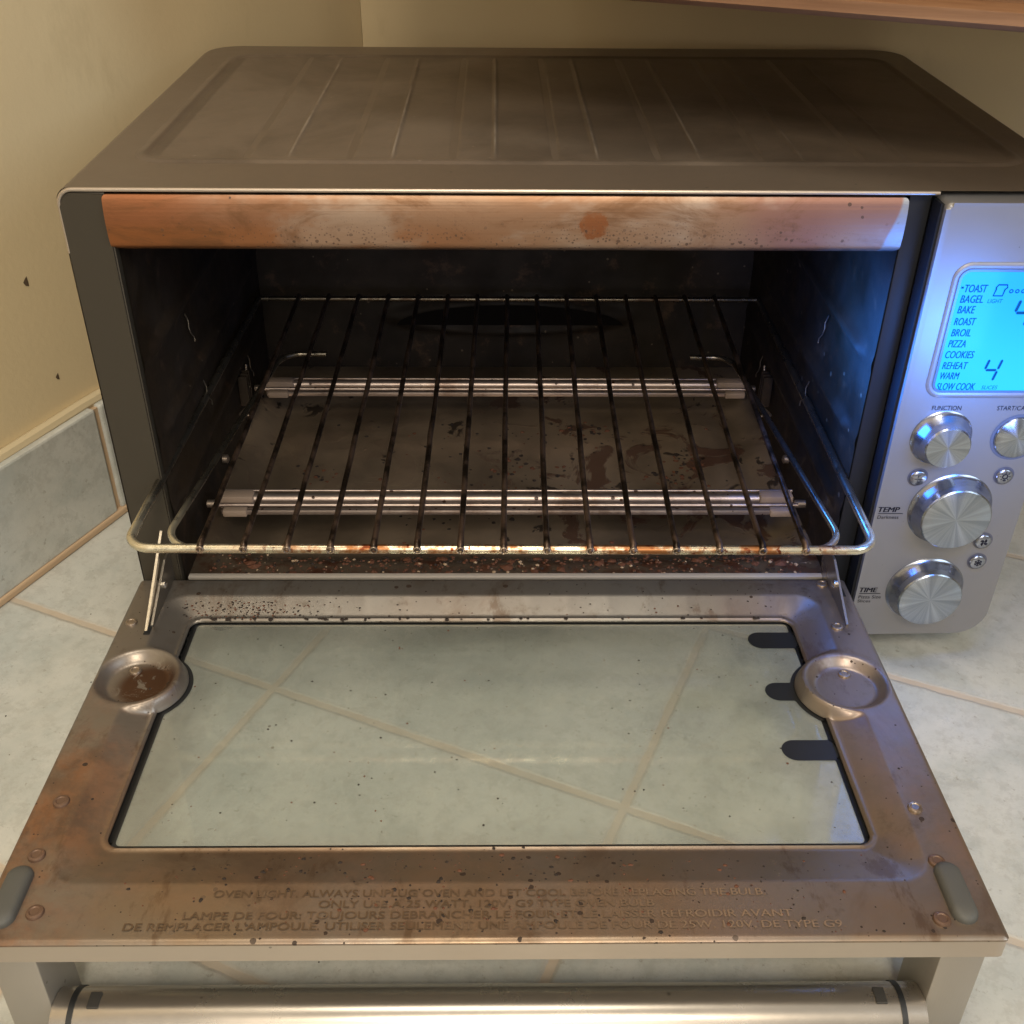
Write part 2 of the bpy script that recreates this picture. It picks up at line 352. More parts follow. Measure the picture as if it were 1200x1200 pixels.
def m_glass():
    n = N('door_glass'); t = n.t; t.nodes.remove(n.b)
    geo = n.node('ShaderNodeNewGeometry').outputs
    dt = n.node('ShaderNodeVectorMath', {0: geo['Incoming'], 1: geo['Normal']}, operation='DOT_PRODUCT').outputs['Value']
    fr = n.math('ADD', .04, n.math('MULTIPLY', n.math('POWER', n.math('SUBTRACT', 1., n.math('ABSOLUTE', dt)), 5.), .96))
    tr = n.node('ShaderNodeBsdfTransparent', {'Color': (.93, .95, .935)})
    gl = n.node('ShaderNodeBsdfGlossy', {'Color': (1, 1, 1), 'Roughness': n.ramp(n.noise(30, 4), .3, .7, .03, .10)})
    df = n.node('ShaderNodeBsdfDiffuse', {'Color': (.66, .66, .58)})
    m1 = t.nodes.new('ShaderNodeMixShader'); n.set(m1.inputs[0], n.math('MULTIPLY', fr, 1.3)); t.links.new(tr.outputs[0], m1.inputs[1]); t.links.new(gl.outputs[0], m1.inputs[2])
    m2 = t.nodes.new('ShaderNodeMixShader')
    film = n.ramp(n.noise(11, 6, .6), .3, .75, .06, .15)
    sp = n.math('MAXIMUM', n.specks(130, .08, .07), n.math('MULTIPLY', n.specks(380, .2, .04, (3, 3, 3)), .7))
    n.set(m2.inputs[0], n.math('MAXIMUM', film, n.math('MULTIPLY', sp, .85)))
    dc = n.mix(sp, (.66, .66, .58), (.07, .035, .02)); n.set(df.inputs[0], dc)
    t.links.new(m1.outputs[0], m2.inputs[1]); t.links.new(df.outputs[0], m2.inputs[2]); t.links.new(m2.outputs[0], n.out.inputs[0]); return n.m
def m_lcd():
    n = N('backlit_display'); x, y, z = n.xyz()
    f = n.math('ADD', n.ramp(z, .226, .168), n.math('MULTIPLY', n.ramp(n.math('ABSOLUTE', n.math('SUBTRACT', x, .445)), 0, .04), .3))
    f = n.math('MINIMUM', f, 1.); n.set('Specular IOR Level', .15); c = n.mix(f, (.006, .19, 1.0), (.012, .27, .98)); n.set('Base Color', (.01, .05, .08)); n.set('Roughness', .15)
    n.set('Emission Color', c); n.set('Emission Strength', 2.5); return n.m
def m_lettering():
    n = N('worn_stamped_lettering'); x, y, z = n.xyz()
    ww = n.ramp(x, .19, .30)
    k = n.math('MULTIPLY', n.math('SUBTRACT', 1., n.math('MULTIPLY', ww, .85)), n.ramp(n.noise(90, 3, .6), .25, .5, .45, 1.))
    n.set('Base Color', n.mix(k, (.30, .215, .145), (.13, .085, .05))); n.set('Metallic', .5); n.set('Roughness', .45)
    return n.m
def m_top():
    n = N('dusty_steel_painted_creases'); x, y, z = n.xyz()
    c = n.mix(n.ramp(n.noise(9, 7, .65, dist=.7), .38, .64), (.180, .142, .108), (.118, .092, .069))
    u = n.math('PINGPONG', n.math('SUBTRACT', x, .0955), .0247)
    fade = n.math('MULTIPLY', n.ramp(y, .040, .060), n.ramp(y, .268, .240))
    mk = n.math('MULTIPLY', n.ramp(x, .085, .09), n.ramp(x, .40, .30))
    ridge_glint = n.math('MULTIPLY', n.math('MULTIPLY', n.ramp(n.math('ADD', u, n.math('MULTIPLY', n.noise(60, 3), .0004)), .0011, .0005), n.ramp(n.noise(22, 5, .65, loc=(2, 0, 1)), .34, .66)), n.math('MULTIPLY', n.math('MULTIPLY', fade, n.ramp(n.math('SUBTRACT', n.ramp(x, .24, .36, .27, .10), y), 0., .03)), mk))  # highlights of the ridges, painted as lighter lines along the creases
    w = n.math('PINGPONG', n.math('SUBTRACT', x, .0757), .0247)
    groove_shade = n.math('MULTIPLY', n.ramp(w, .0018, .0006), n.math('MULTIPLY', fade, n.ramp(x, .23, .16)))  # shade of the pressed grooves, painted as darker lines
    ch = n.math('MULTIPLY', n.math('MULTIPLY', n.ramp(x, .0265, .0285), n.ramp(x, .0345, .0325)), n.math('MULTIPLY', n.ramp(y, .045, .055), n.ramp(y, .27, .262)))
    c = n.mix(n.math('MULTIPLY', ch, .6), c, (.09, .068, .05)); c = n.mix(n.math('MULTIPLY', groove_shade, .6), c, (.09, .066, .048)); c = n.mix(n.math('MULTIPLY', ridge_glint, .6), c, (.38, .33, .27))
    c = n.mix(n.math('MULTIPLY', n.specks(120, .12, .12), .5), c, (.3, .25, .2))
    n.set('Base Color', c); n.set('Metallic', .5); n.set('Roughness', n.math('ADD', .36, n.math('MULTIPLY', n.noise(25, 5, .7), .18)))
    n.bump(n.noise(400, 3, .7), .12, .0004); return n.m
def m_radial(name, col):
    n = N(name); tg = n.node('ShaderNodeTangent', direction_type='RADIAL', axis='Y')
    x, y, z = n.xyz(); an = n.math('ARCTAN2', z, x)
    st = n.node('ShaderNodeTexNoise', {'W': an, 'Scale': 3.2, 'Detail': 4.}, noise_dimensions='1D').outputs[0]
    n.set('Base Color', n.mix(n.ramp(st, .3, .7), tuple(k*.80 for k in col), tuple(min(1, k*1.22) for k in col))); n.set('Metallic', 1.); n.set('Roughness', .27); n.set('Anisotropic', .8); n.set('Anisotropic Rotation', .25); n.set('Tangent', tg.outputs[0]); return n.m

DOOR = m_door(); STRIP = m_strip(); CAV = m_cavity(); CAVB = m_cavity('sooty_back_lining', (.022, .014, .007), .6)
TRAY = m_floor(); HOUSE = m_brushed('grey_housing_steel', (.178, .140, .106), .42, .55, (60, 60, 2), .08)
PANEL = m_brushed('satin_panel_steel', (.27, .265, .27), .45, .6, (2, 60, 60), .03, .04)
SIDE = simple('dark_grey_frame_paint', (.036, .029, .019), .5, .0)
EDGE = m_brushed('door_edge_steel', (.50, .43, .36), .36, .75)
BAR = m_brushed('handle_bar_steel', (.46, .42, .37), .25, .9, (1, 60, 60), .03, .0)
POST = m_brushed('handle_post_steel', (.36, .33, .29), .4, .6, (60, 60, 2), .05)
RACK = m_rack(); WIRE = m_wire(); ELEM = m_elem()
CLAY = simple('ceramic_end', (.27, .20, .15), .7)
BLACK = simple('black_frit', (.012, .013, .014), .45); GASK = simple('dark_gasket', (.035, .032, .028), .6)
RUB = simple('grey_silicone', (.075, .075, .068), .6)
RIV = m_brushed('rivet_steel', (.42, .34, .27), .3, .85); RUSTY = m_brushed('rusty_rivet', (.15, .09, .06), .45, .4)
LINK = m_brushed('hinge_steel', (.34, .31, .27), .28, .9); BRIGHT = simple('bright_steel', (.75, .70, .62), .22, .95)
KNOB = m_radial('spun_knob_face', (.37, .41, .47)); KSIDE = simple('knob_side_steel', (.33, .35, .40), .22, .95)
INK = simple('printed_ink', (.012, .012, .018), .7, Specular_IOR_Level=.2); LCDINK = N('lcd_segment_ink'); LCDINK.set('Base Color', (0, .04, .10)); LCDINK.set('Emission Color', (.0, .10, .36)); LCDINK.set('Specular IOR Level', .1); LCDINK.set('Emission Strength', .32); LCDINK = LCDINK.m
LCD = m_lcd(); LCDF = simple('display_bezel', (.10, .18, .30), .3, .3)
GLASS = m_glass(); WALLM = m_wall(); TILE = m_tile('slate_look_tile', True); BTILE = m_tile('backsplash_glaze', False)
CAULK = simple('sandy_grout', (.46, .33, .21), .8); WOOD = m_wood(); LETTER = m_lettering()

def text_mesh(s, width=None, height=.004, shear=0, align='LEFT', bold=0, extrude=0, spacing=1):
    cu = bpy.data.curves.new('t', 'FONT'); cu.body = s; cu.size = 1; cu.align_x = align; cu.extrude = 0; cu.shear = shear; cu.offset = bold; cu.space_character = spacing
    cu.resolution_u = 4
    o = bpy.data.objects.new('t', cu); COL.objects.link(o); bpy.context.view_layer.update()
    me = bpy.data.meshes.new_from_object(o.evaluated_get(bpy.context.evaluated_depsgraph_get()))
    bpy.data.objects.remove(o)
    a = np.array([v.co[:] for v in me.vertices]); a0, a1 = a.min(0), a.max(0)
    sy = height/.72; sx = sy if width is None else width/(a1[0]-a0[0])
    ox = a0[0] if align == 'LEFT' else (a0[0]+a1[0])/2
    for v in me.vertices: v.co = Vector(((v.co.x-ox)*sx, v.co.y*sy, 0))
    return me
def text(name, s, loc, plane, mat, parent, heavy=0, **k):
    me = text_mesh(s, **k)
    for v in me.vertices:
        x, y = v.co.x, v.co.y
        v.co = Vector((loc[0]+x, loc[1], loc[2]+y)) if plane == 'XZ' else Vector((loc[0]+x, loc[1]+y, loc[2]))
    if heavy:
        bm = bmesh.new()
        for k in (-1, 0, 1):
            m2 = me.copy()
            for v in m2.vertices: v.co += Vector((k*heavy, -.00002*k, 0)) if plane == 'XZ' else Vector((k*heavy, 0, .00002*k))
            bm.from_mesh(m2); bpy.data.meshes.remove(m2)
        bm.to_mesh(me); bm.free()
    return me
def join(name, meshes, mat, parent):
    bm = bmesh.new()
    for me in meshes: bm.from_mesh(me)
    return fin(name, bm, mat, parent)

# ------------------------------------------------------------------ setting: counter, walls, backsplash, cabinet
ANG = math.radians(-24.6)
UW = -.131; VW = .4845                     # wall planes in room axes
def room(o): o.rotation_euler = (0, 0, ANG); return o
ct = room(fin('countertop', nbox(-.35, 2.2, -.62, .6, -.04, 0), TILE)); tag(ct, kind='structure')
fl = fin('ground', nbox(-4, 5, -5, 4, -.95, -.9), simple('dark_floor', (.12, .09, .06), .6)); tag(fl, kind='structure')
lw = room(fin('wall', nbox(UW-.08, UW, -1.6, VW+.08, -.9, 1.9), WALLM)); tag(lw, 'yellow beige painted wall along the left side of the oven', 'wall')
bw = room(fin('wall', nbox(UW+.0005, 2.2, VW, VW+.08, -.9, 1.9), WALLM))
for v0, z0, r0 in ((.085, .176, .0022), (.0905, .111, .0016)):
    bm = bmesh.new(); bm.faces.new([bm.verts.new((UW+.00025, v0+r0*math.cos(a_)*w_, z0+r0*1.5*math.sin(a_)*w_)) for a_, w_ in ((0, .7), (1, 1.1), (2, .6), (3.1, 1), (4.2, .8), (5.3, 1.2))]); fin('paint_chip', bm, simple('bare_plaster_chip', (.09, .06, .035), .8), lw)
tag(bw, 'brownish shaded wall behind the oven under the wooden rail', 'wall')
bs = room(empty('tile_backsplash', (0, 0, 0), 'low grey tiled backsplash row along the foot of the left wall', 'backsplash'))
BT = .0845
edges = [-1.1, -.504, -.301, -.098, .105, .262]
for a, b in zip(edges, edges[1:]):
    fin('tile', nbox(UW+.0015, -.119, a+.0022, b-.0022, .0045, BT, bev=.0016), BTILE, bs)
bm = nbox(UW+.001, -.1212, -1.1, .262, .0005, BT-.0015)
box(bm, UW+.001, -.1175, -1.1, .262, .0002, .0052, bev=.0012)
fin('grout', bm, CAULK, bs)
bm = bmesh.new(); tube(bm, [(UW+.0035, -1.1+i*.06, BT+.0008+.0006*math.sin(i*2.3)) for i in range(23)], .0042, 8)
fin('caulk_bead', bm, simple('old_caulk', (.50, .42, .27), .6), bs)
bs2 = room(empty('tile_backsplash', (0, 0, 0), 'low tiled backsplash row hidden behind the oven at the back wall', 'backsplash'))
for k in range(9):
    fin('tile', nbox(-.114+k*.205, -.114+(k+1)*.205-.004, .4765, VW-.0015, .0045, BT, bev=.0016), BTILE, bs2)
fin('grout', nbox(-.118, 1.75, .4775, VW-.001, .0005, BT-.0015), CAULK, bs2)
cb = room(empty('wall_cabinet', (0, 0, 0), 'wooden wall cabinet with moulded light rail hanging above the oven', 'cabinet'))
CV = .16; CZ = .341; CU = .055
fin('cabinet_box', nbox(CU, 2.0, CV+.018, VW-.002, CZ+.03, 1.3), WOOD, cb)
bm = bmesh.new()
prof = [(0, .0), (.014, 0), (.020, .003), (.021, .008), (.016, .011), (.016, .013), (.022, .016), (.024, .022), (.020, .027), (.020, .045), (0, .045)]
A = [bm.verts.new((CU, CV+.020-p, CZ+q)) for p, q in prof]; B = [bm.verts.new((2.0, CV+.020-p, CZ+q)) for p, q in prof]
bm.faces.new(A[::-1]); bm.faces.new(B)
for k in range(len(prof)): bm.faces.new((A[k], A[(k+1) % len(prof)], B[(k+1) % len(prof)], B[k]))
fin('light_rail', bm, WOOD, cb, 50)
for k in range(4):
    d = fin('door', nbox(CU+.005+k*.45, CU+.005+k*.45+.44, CV-.002, CV+.0175, CZ+.048, 1.28, bev=.003), WOOD, cb)
    bm = nbox(CU+.065+k*.45, CU+.385+k*.45, CV-.006, CV-.0022, CZ+.11, 1.22, bev=.002); fin('raised_panel', bm, WOOD, d)

# ------------------------------------------------------------------ the oven
OV = empty('toaster_oven', (0, 0, ZO), 'stained countertop toaster oven with its glass door folded down and a glowing blue display', 'toaster oven')
XL, XR, YB, ZT, ZB = -.0008, .4715, .311, .264, .012
IX0, IX1, IZ0, IZ1, IYB = .0215, .3815, .030, .236, .272      # cavity
# housing: top and sides with rounded edges, open at the front
bm = nbox(XL, XR, 0, YB, ZB, ZT)
bm.edges.ensure_lookup_table()
es = [e for e in bm.edges if all(abs(v.co.y-YB) < 1e-6 for v in e.verts) and abs(e.verts[0].co.x-e.verts[1].co.x) < 1e-6]
bmesh.ops.bevel(bm, geom=es, offset=.024, segments=8, affect='EDGES', profile=.5)
es = [e for e in bm.edges if all(abs(v.co.z-ZT) < 1e-6 for v in e.verts) and not all(abs(v.co.y) < 1e-6 for v in e.verts)]
bmesh.ops.bevel(bm, geom=es, offset=.0065, segments=5, affect='EDGES', profile=.5)
es = [e for e in bm.edges if all(abs(v.co.z-ZB) < 1e-6 and v.co.x > XR-.001 for v in e.verts) and abs(e.verts[0].co.y-e.verts[1].co.y) > .1]
bmesh.ops.bevel(bm, geom=es, offset=.019, segments=6, affect='EDGES', profile=.5)
bmesh.ops.delete(bm, geom=[f for f in bm.faces if all(abs(v.co.y) < 1e-6 for v in f.verts)], context='FACES')
fin('housing', bm, HOUSE, OV, 35)
# (bottom long edges are rounded too)
# embossed top panel with pressed bands
def top_h(x, y):
    d = sd_rr(x, y, .024, .448, .040, .276, .014)
    h = -.0003+.0011*sstep(.0045, -.0005, d)-.0011*sstep(-.001, -.0045, d)*0
    rimin = sstep(-.0005, -.005, d)
    h = h-.0009*rimin
    ends = sstep(.118, .095, np.abs(y-.158)); cr_ = np.zeros_like(x)
    for k in range(7):
        c = .0955+k*.0494
        cr_ = cr_+.0011*np.clip(1-np.abs(x-c)/.0016, 0, 1)-.0009*np.clip(1-np.abs(x-c+.0198)/.0022, 0, 1)+.0003*sstep(.0, .0012, x-c+.0198)*sstep(0, -.0012, x-c)
    return h+cr_*ends
me = region(.016, .456, .032, .284, .0008, lambda x, y: sd_rr(x, y, .017, .455, .033, .283, .018), lambda x, y, h: (x, y, ZT+h+.00015), top_h)
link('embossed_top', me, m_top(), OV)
# front rim of the top sheet, side frames, lower front
fin('top_lip', ntube(fillet([(XL+.0009, -.0003, ZT-.03), (XL+.0009, -.0003, ZT-.0009), (.3935, -.0003, ZT-.0009)], .0068), .0010, 8), EDGE, OV, 60)
def arc(cx_, cz_, r, a0, a1, n=6): return [(cx_+r*math.cos(math.radians(a0+(a1-a0)*i/n)), cz_+r*math.sin(math.radians(a0+(a1-a0)*i/n))) for i in range(n+1)]
bm = bmesh.new(); prism(bm, [(XL+.0008, ZB+.001), (IX0-.0005, ZB+.001), (IX0-.0005, ZT-.0022)]+arc(XL+.0075, ZT-.0090, .0067, 90, 180), -.0012, .012)
bmesh.ops.bevel(bm, geom=[e for e in bm.edges if all(abs(v.co.y+.0012) < 1e-6 for v in e.verts)], offset=.0008, segments=2, affect='EDGES')
fin('side_frame', bm, SIDE, OV, 40)
JAMB = simple('black_jamb_paint', (.012, .013, .016), .5, .0, Specular_IOR_Level=.25)
bm = nbox(IX1+.0005, .3925, .004, .02, ZB+.001, ZT-.0022, bev=.001); fin('side_frame', bm, JAMB, OV, 40)
fin('lower_front', nbox(IX0, .3925, .004, .012, ZB+.001, .0285), SIDE, OV)
# cavity: five dark walls
def quad(bm, *p): return bm.faces.new([bm.verts.new(q) for q in p])
bm = bmesh.new()
# left wall with ribs pressed along its depth
def side_wall(xw, s):
    bm = bmesh.new(); nz, ny = 90, 60; vs = {}
    for j in range(nz+1):
        for i in range(ny+1):
            z = IZ0+(IZ1-IZ0)*j/nz; y = .004+(IYB-.004)*i/ny
            h = 0
            for zc in (.088, .132, .176): h += .0035*math.exp(-((z-zc)/.0035)**2)*(1 if .02 < y < .25 else .2)
            vs[i, j] = bm.verts.new((xw+s*h, y, z))
    for j in range(nz):
        for i in range(ny): bm.faces.new((vs[i, j], vs[i+1, j], vs[i+1, j+1], vs[i, j+1]))
    return bm
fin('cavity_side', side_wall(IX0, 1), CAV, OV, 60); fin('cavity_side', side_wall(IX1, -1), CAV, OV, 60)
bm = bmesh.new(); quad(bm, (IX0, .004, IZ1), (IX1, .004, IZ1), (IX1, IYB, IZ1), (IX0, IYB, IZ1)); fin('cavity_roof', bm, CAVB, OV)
def back_h(x, z):
    e1 = np.sqrt(((x-.203)/.088)**2+((z-.083)/.014)**2)
    return .006*sstep(1.15, .85, e1)-.003*sstep(.8, .5, e1)
me = region(IX0, IX1, IZ0, IZ1, .0025, lambda x, y: x*0-1, lambda x, z, h: (x, IYB-h, z), back_h); link('cavity_back', me, CAVB, OV)
slot = region(.10, .30, .07, .10, .0012, lambda x, z: np.maximum((np.sqrt(((x-.205)/.084)**2+((z-.078)/.0165)**2)-1)*.012, .079-z), lambda x, z, h: (x, IYB-.0075, z), lambda x, z: x*0); link('fan_slot', slot, simple('slot_black', (.004, .003, .0025), .8, Specular_IOR_Level=.1), OV)
# crumb tray floor: a shallow pan with sloping sides and a bright front lip
def tray_h(x, y):
    d = sd_rr(x, y, .040, .366, .040, .235, .03)
    h = .010*sstep(-.004, .022, d)+.0022*np.sin(y*42+.6)*sstep(.004, -.02, d)
    h = h+.0016*np.sin(x*90)*np.sin(y*60)*sstep(0, -.02, d)*.4
    return h-.004*sstep(.05, .03, y)*sstep(.03, .05, y+.02)*0
me = region(IX0, IX1, .005, IYB, .003, lambda x, y: x*0-1, lambda x, y, h: (x, y, .0310+h), tray_h)
tr = link('crumb_tray', me, TRAY, OV)
fin('front_lip', nbox(.0235, .3800, .0010, .0048, .044, .0462, bev=.0006), simple('lip_steel', (.55, .50, .44), .4, .4), tr, 40)
fin('sill', nbox(.0225, .3805, .0020, .0040, .0135, .0438), CAV, tr)
# heat tinted strip over the opening, bowed forwards
SZ0, SZ1 = .2352, .2612
def strip_h(x, z):
    t = (z-SZ0)/(SZ1-SZ0); return .0022*np.sin(PI*np.clip(t, 0, 1))**.6-.003*(1-sstep(0, .12, t))
me = region(.0199, .3800, SZ0, SZ1, .0012, lambda x, z: sd_rr(x, z, .0199, .3800, SZ0, SZ1, .0018), lambda x, z, h: (x, .0005-h, z), strip_h, thick=-.0015)
for v in me.vertices: pass
st = link('heat_tinted_strip', me, STRIP, OV)
bm = bmesh.new(); 
me2 = region(.370, .378, .238, .259, .0004, lambda x, z: sd_rr(x-(z-.2485)*.16, z, .3722, .3745, .2405, .2545, .001), lambda x, z, h: (x, -.0024, z), lambda x, z: x*0); link('scrape_mark', me2, simple('scraped_grey', (.30, .29, .28), .5, .5), st)
# ceiling elements hidden high up are left out; two lower heating elements with guards
def element(yc, z):
    t = fin('heating_element', ntube([(IX0+.012, yc+.006, z), (IX1-.012, yc+.006, z)], .0031, 14), ELEM, OV, 60)
    fin('guard_rod', ntube([(IX0+.009, yc+.0145, z), (IX1-.009, yc+.0145, z)], .0009, 8), ELEM, t, 60)
    fin('guard_rod', ntube([(IX0+.009, yc-.0010, z), (IX1-.009, yc-.0010, z)], .0013, 8), ELEM, t, 60)
    fin('guard_rail', nbox(IX0+.014, IX1-.014, yc-.0082, yc-.0050, z-.0022, z+.0010, bev=.0006), ELEM, t, 40)
    for x in (IX0+.011, IX1-.031):
        fin('end_cap', nbox(x, x+.020, yc+.0015, yc+.0100, z-.0050, z+.0040, bev=.0015), CLAY, t, 40)
        fin('end_tab', nbox(x+.004, x+.018, yc-.0095, yc-.0040, z-.0030, z+.0015, bev=.001), CLAY, t, 40)
    for x in (IX0+.004, IX1-.004):
        bm = bmesh.new(); lathe(bm, [(.0024, 0), (.0024, .006), (.0012, .007)], (x, yc+.002, z-.001), 'X', 12, 1 if x < .2 else -1); fin('screw', bm, RIV, t, 40)
element(.0505, .062); element(.200, .060)
# folded rack brackets on the side walls
for s, xw in ((1, IX0+.001), (-1, IX1-.001)):
    bm = bmesh.new()
    for k in range(3): box(bm, *(sorted((xw, xw+s*.006))), .170+k*.0045, .1715+k*.0045, .062, .084)
    fin('rack_bracket', bm, CAV, OV)
    bm = ntube(fillet([(xw+s*.002, .190, .083), (xw+s*.003, .172, .060), (xw+s*.003, .150, .066), (xw+s*.010, .150, .066)], .003, 4), .0009, 8); fin('wire_clip', bm, RIV, OV, 60)
    bm = bmesh.new(); lathe(bm, [(.0028, 0), (.0028, .003), (.001, .004)], (xw, .108, .058), 'X', 12, s); fin('screw', bm, RIV, OV, 40)
    for q in ((.079, .168), (.0925, .120), (.203, .083)):
        bm = ntube([(xw+s*.0006, q[0]+.002*math.sin(i*1.9)+i*.002, q[1]-i*.0042+.001*math.cos(i*2.6)) for i in range(6)], .00035, 6); fin('hook_slot', bm, LINK, OV, 60)

# ------------------------------------------------------------------ control panel
PY = -.009
poly = []
def arc(cx_, cz_, r, a0, a1, n=6): return [(cx_+r*math.cos(math.radians(a0+(a1-a0)*i/n)), cz_+r*math.sin(math.radians(a0+(a1-a0)*i/n))) for i in range(n+1)]
poly = arc(.3945+.003, .2615-.003, .003, 180, 90)+arc(.4715-.004, .2615-.004, .004, 90, 0)+arc(.4550, .0300, .0165, 0, -90, 10)+arc(.3945+.003, .0125+.003, .003, 270, 180)
bm = bmesh.new(); prism(bm, poly, PY, .010)
es = [e for e in bm.edges if all(abs(v.co.y-PY) < 1e-6 for v in e.verts)]
bmesh.ops.bevel(bm, geom=es, offset=.0022, segments=4, affect='EDGES', profile=.5)
CP = fin('control_panel', bm, PANEL, OV, 50)
bm = nbox(.3930, .3944, -.006, .0045, ZB+.003, ZT-.004); fin('panel_side', bm, JAMB, OV)
# display
lx0, lx1, lz0, lz1 = .4088, .4630, .1688, .2300
F_ = lambda m: (lambda x, z, h: (x, PY-m-h, z))
sdl = lambda g: (lambda x, z: sd_rr(x-(z-.2)*.004, z, lx0-g, lx1+g, lz0-g, lz1+g, .0042+g))
me = region(lx0-.004, lx1+.004, lz0-.004, lz1+.004, .0006, lambda x, z: np.maximum(sdl(.0011)(x, z), -sdl(-.0001)(x, z)), F_(.0003), lambda x, z: .0004+x*0); link('display_bezel', me, LCDF, CP)
me = region(lx0-.008, lx1+.006, lz0-.006, lz1+.006, .0008, lambda x, z: np.maximum(sdl(.0042)(x, z), -sdl(.0009)(x, z)), F_(.0002), lambda x, z: .0007*np.sin(PI*np.clip((sdl(.0009)(x, z))/.0033, 0, 1))); link('display_surround', me, PANEL, CP)
me = region(lx0-.002, lx1+.002, lz0-.002, lz1+.002, .0008, sdl(0), F_(.0003), lambda x, z: x*0); DS = link('display', me, LCD, CP)
LY = PY-.0006
words = [('TOAST', .4115, .2215, .0105), ('BAGEL', .4108, .2163, .0106), ('BAKE', .4108, .2110, .0080), ('ROAST', .4106, .2050, .0100), ('BROIL', .4106, .1993, .0092),
         ('PIZZA', .4105, .1936, .0083), ('COOKIES', .4103, .1879, .0137), ('REHEAT', .4103, .1821, .0120), ('WARM', .4103, .1766, .0092), ('SLOW COOK', .4100, .1708, .0186)]
ms = [text('w', w, (x, LY, z-.0016), 'XZ', None, None, width=wd, height=.0039, shear=.14, heavy=.00007) for w, x, z, wd in words]
def seg_digit(d, x, z, w, h, t=.0011, sh=.2):
    L = {'4': [(0, 1, 0, .5), (0, .5, 1, .5), (1, 1, 1, .5), (1, .5, 1, 0)]}[d]; bm = bmesh.new()
    for a, b, c_, d_ in L:
        p = Vector((x+a*w+b*h*sh, z+b*h)); q = Vector((x+c_*w+d_*h*sh, z+d_*h)); v = (q-p).normalized(); n_ = Vector((-v.y, v.x))*t/2; p += v*.0003; q -= v*.0003
        vs = [p, p+v*t*.5+n_, q-v*t*.5+n_, q, q-v*t*.5-n_, p+v*t*.5-n_]
        bm.faces.new([bm.verts.new((k.x, LY, k.y)) for k in vs])
    me = bpy.data.meshes.new('d'); bm.to_mesh(me); bm.free(); return me
ms.append(seg_digit('4', .4300, .1740, .0062, .0120, .0013)); ms.append(seg_digit('4', .4366, .2030, .0072, .0135, .0015))
ms.append(text('w', 'SLICES', (.4320, LY, .1696), 'XZ', None, None, width=.0078, height=.0021, shear=.18, bold=0))
ms.append(text('w', 'LIGHT', (.4236, LY, .2146), 'XZ', None, None, width=.0070, height=.0021, shear=.18, bold=0))
def outline(pts, r=.00035, closed=True):
    bm = bmesh.new(); tube(bm, [(p[0], LY, p[1]) for p in pts], r, 4, closed=closed); me = bpy.data.meshes.new('o'); bm.to_mesh(me); bm.free(); return me
ms.append(outline([(x_+.0030, z_+.0006) for x_, z_ in ((.4225, .2176), (.4268, .2176), (.4273, .2208), (.4282, .2216), (.4279, .2230), (.4238, .2230), (.4230, .2216), (.4232, .2208))]))
for k in range(4):
    ms.append(outline([(.4334+k*.0028+.0008*math.cos(a), .2205+.0008*math.sin(a)) for a in [i*PI/5 for i in range(10)]], .00025))
ms.append(text('w', '-', (.4097, LY, .2208), 'XZ', None, None, width=.0012, height=.0045, bold=.03))
join('display_readout', ms, LCDINK, DS)
# panel printing
IY = PY-.0002
pr = [text('w', 'TEMP', (.39585, IY, .0968), 'XZ', None, None, width=.0112, height=.0033, shear=.15, heavy=.00016), text('w', 'Darkness', (.3963, IY, .0925), 'XZ', None, None, width=.0112, height=.0022, bold=0),
      text('w', 'TIME', (.3960, IY, .0432), 'XZ', None, None, width=.0098, height=.0033, shear=.15, heavy=.00016), text('w', 'Pizza Size', (.3963, IY, .0388), 'XZ', None, None, width=.0125, height=.0022, bold=0),
      text('w', 'Slices', (.3963, IY, .0360), 'XZ', None, None, width=.0072, height=.0020, bold=0),
      text('w', 'FUNCTION', (.4106, IY, .1577), 'XZ', None, None, width=.0145, height=.0026, bold=0), text('w', 'START/CANCEL', (.4430, IY, .1577), 'XZ', None, None, width=.0215, height=.0026, bold=0)]
for z, w in ((.0957, .0130), (.0421, .0118)):
    bm = nbox(.3962, .3962+w, IY-.0001, IY, z, z+.0003); m_ = bpy.data.meshes.new('l'); bm.to_mesh(m_); bm.free(); pr.append(m_)
for m_ in pr: join('panel_printing', [m_], INK, CP)
def knob(x, z, r0, r1, hgt, name='knob'):
    bm = bmesh.new()
    lathe(bm, [(r0+.0012, -.001), (r0+.0012, .0004), (r0, .0012), (r0-.0006, .0030), (r1+.0009, .0052), (r1+.0004, hgt-.003), (r1+.0002, hgt-.0006)], (x, PY, z), n=72)
    k = fin(name, bm, KSIDE, CP, 50)
    bm = bmesh.new(); lathe(bm, [(r1+.0002, hgt-.0006), (r1-.0002, hgt), (r1*.96, hgt+.0003), (r1*.5, hgt+.0001), (.0004, hgt)], (x, PY, z), n=72)
    o = fin('knob_face', bm, KNOB, k, 50)
    # put the face's own origin on its axis so the spun grain runs round it
    for v in o.data.vertices: v.co -= Vector((x, PY, z))
    o.location = (x, PY, z); return k
knob(.4334, .0985, .0207, .0180, .0105); knob(.4318, .0453, .0200, .0172, .0100); knob(.4188, .1420, .0142, .0112, .0110)
def disc(x, z, r, hgt, name):
    bm = bmesh.new(); lathe(bm, [(r, -.0005), (r, hgt*.6), (r-.0006, hgt), (.0003, hgt+.0001)], (x, PY, z), n=48); b = fin(name, bm, KSIDE, CP, 50)
    for v in b.data.vertices: v.co -= Vector((x, PY, z))
    b.location = (x, PY, z); return b
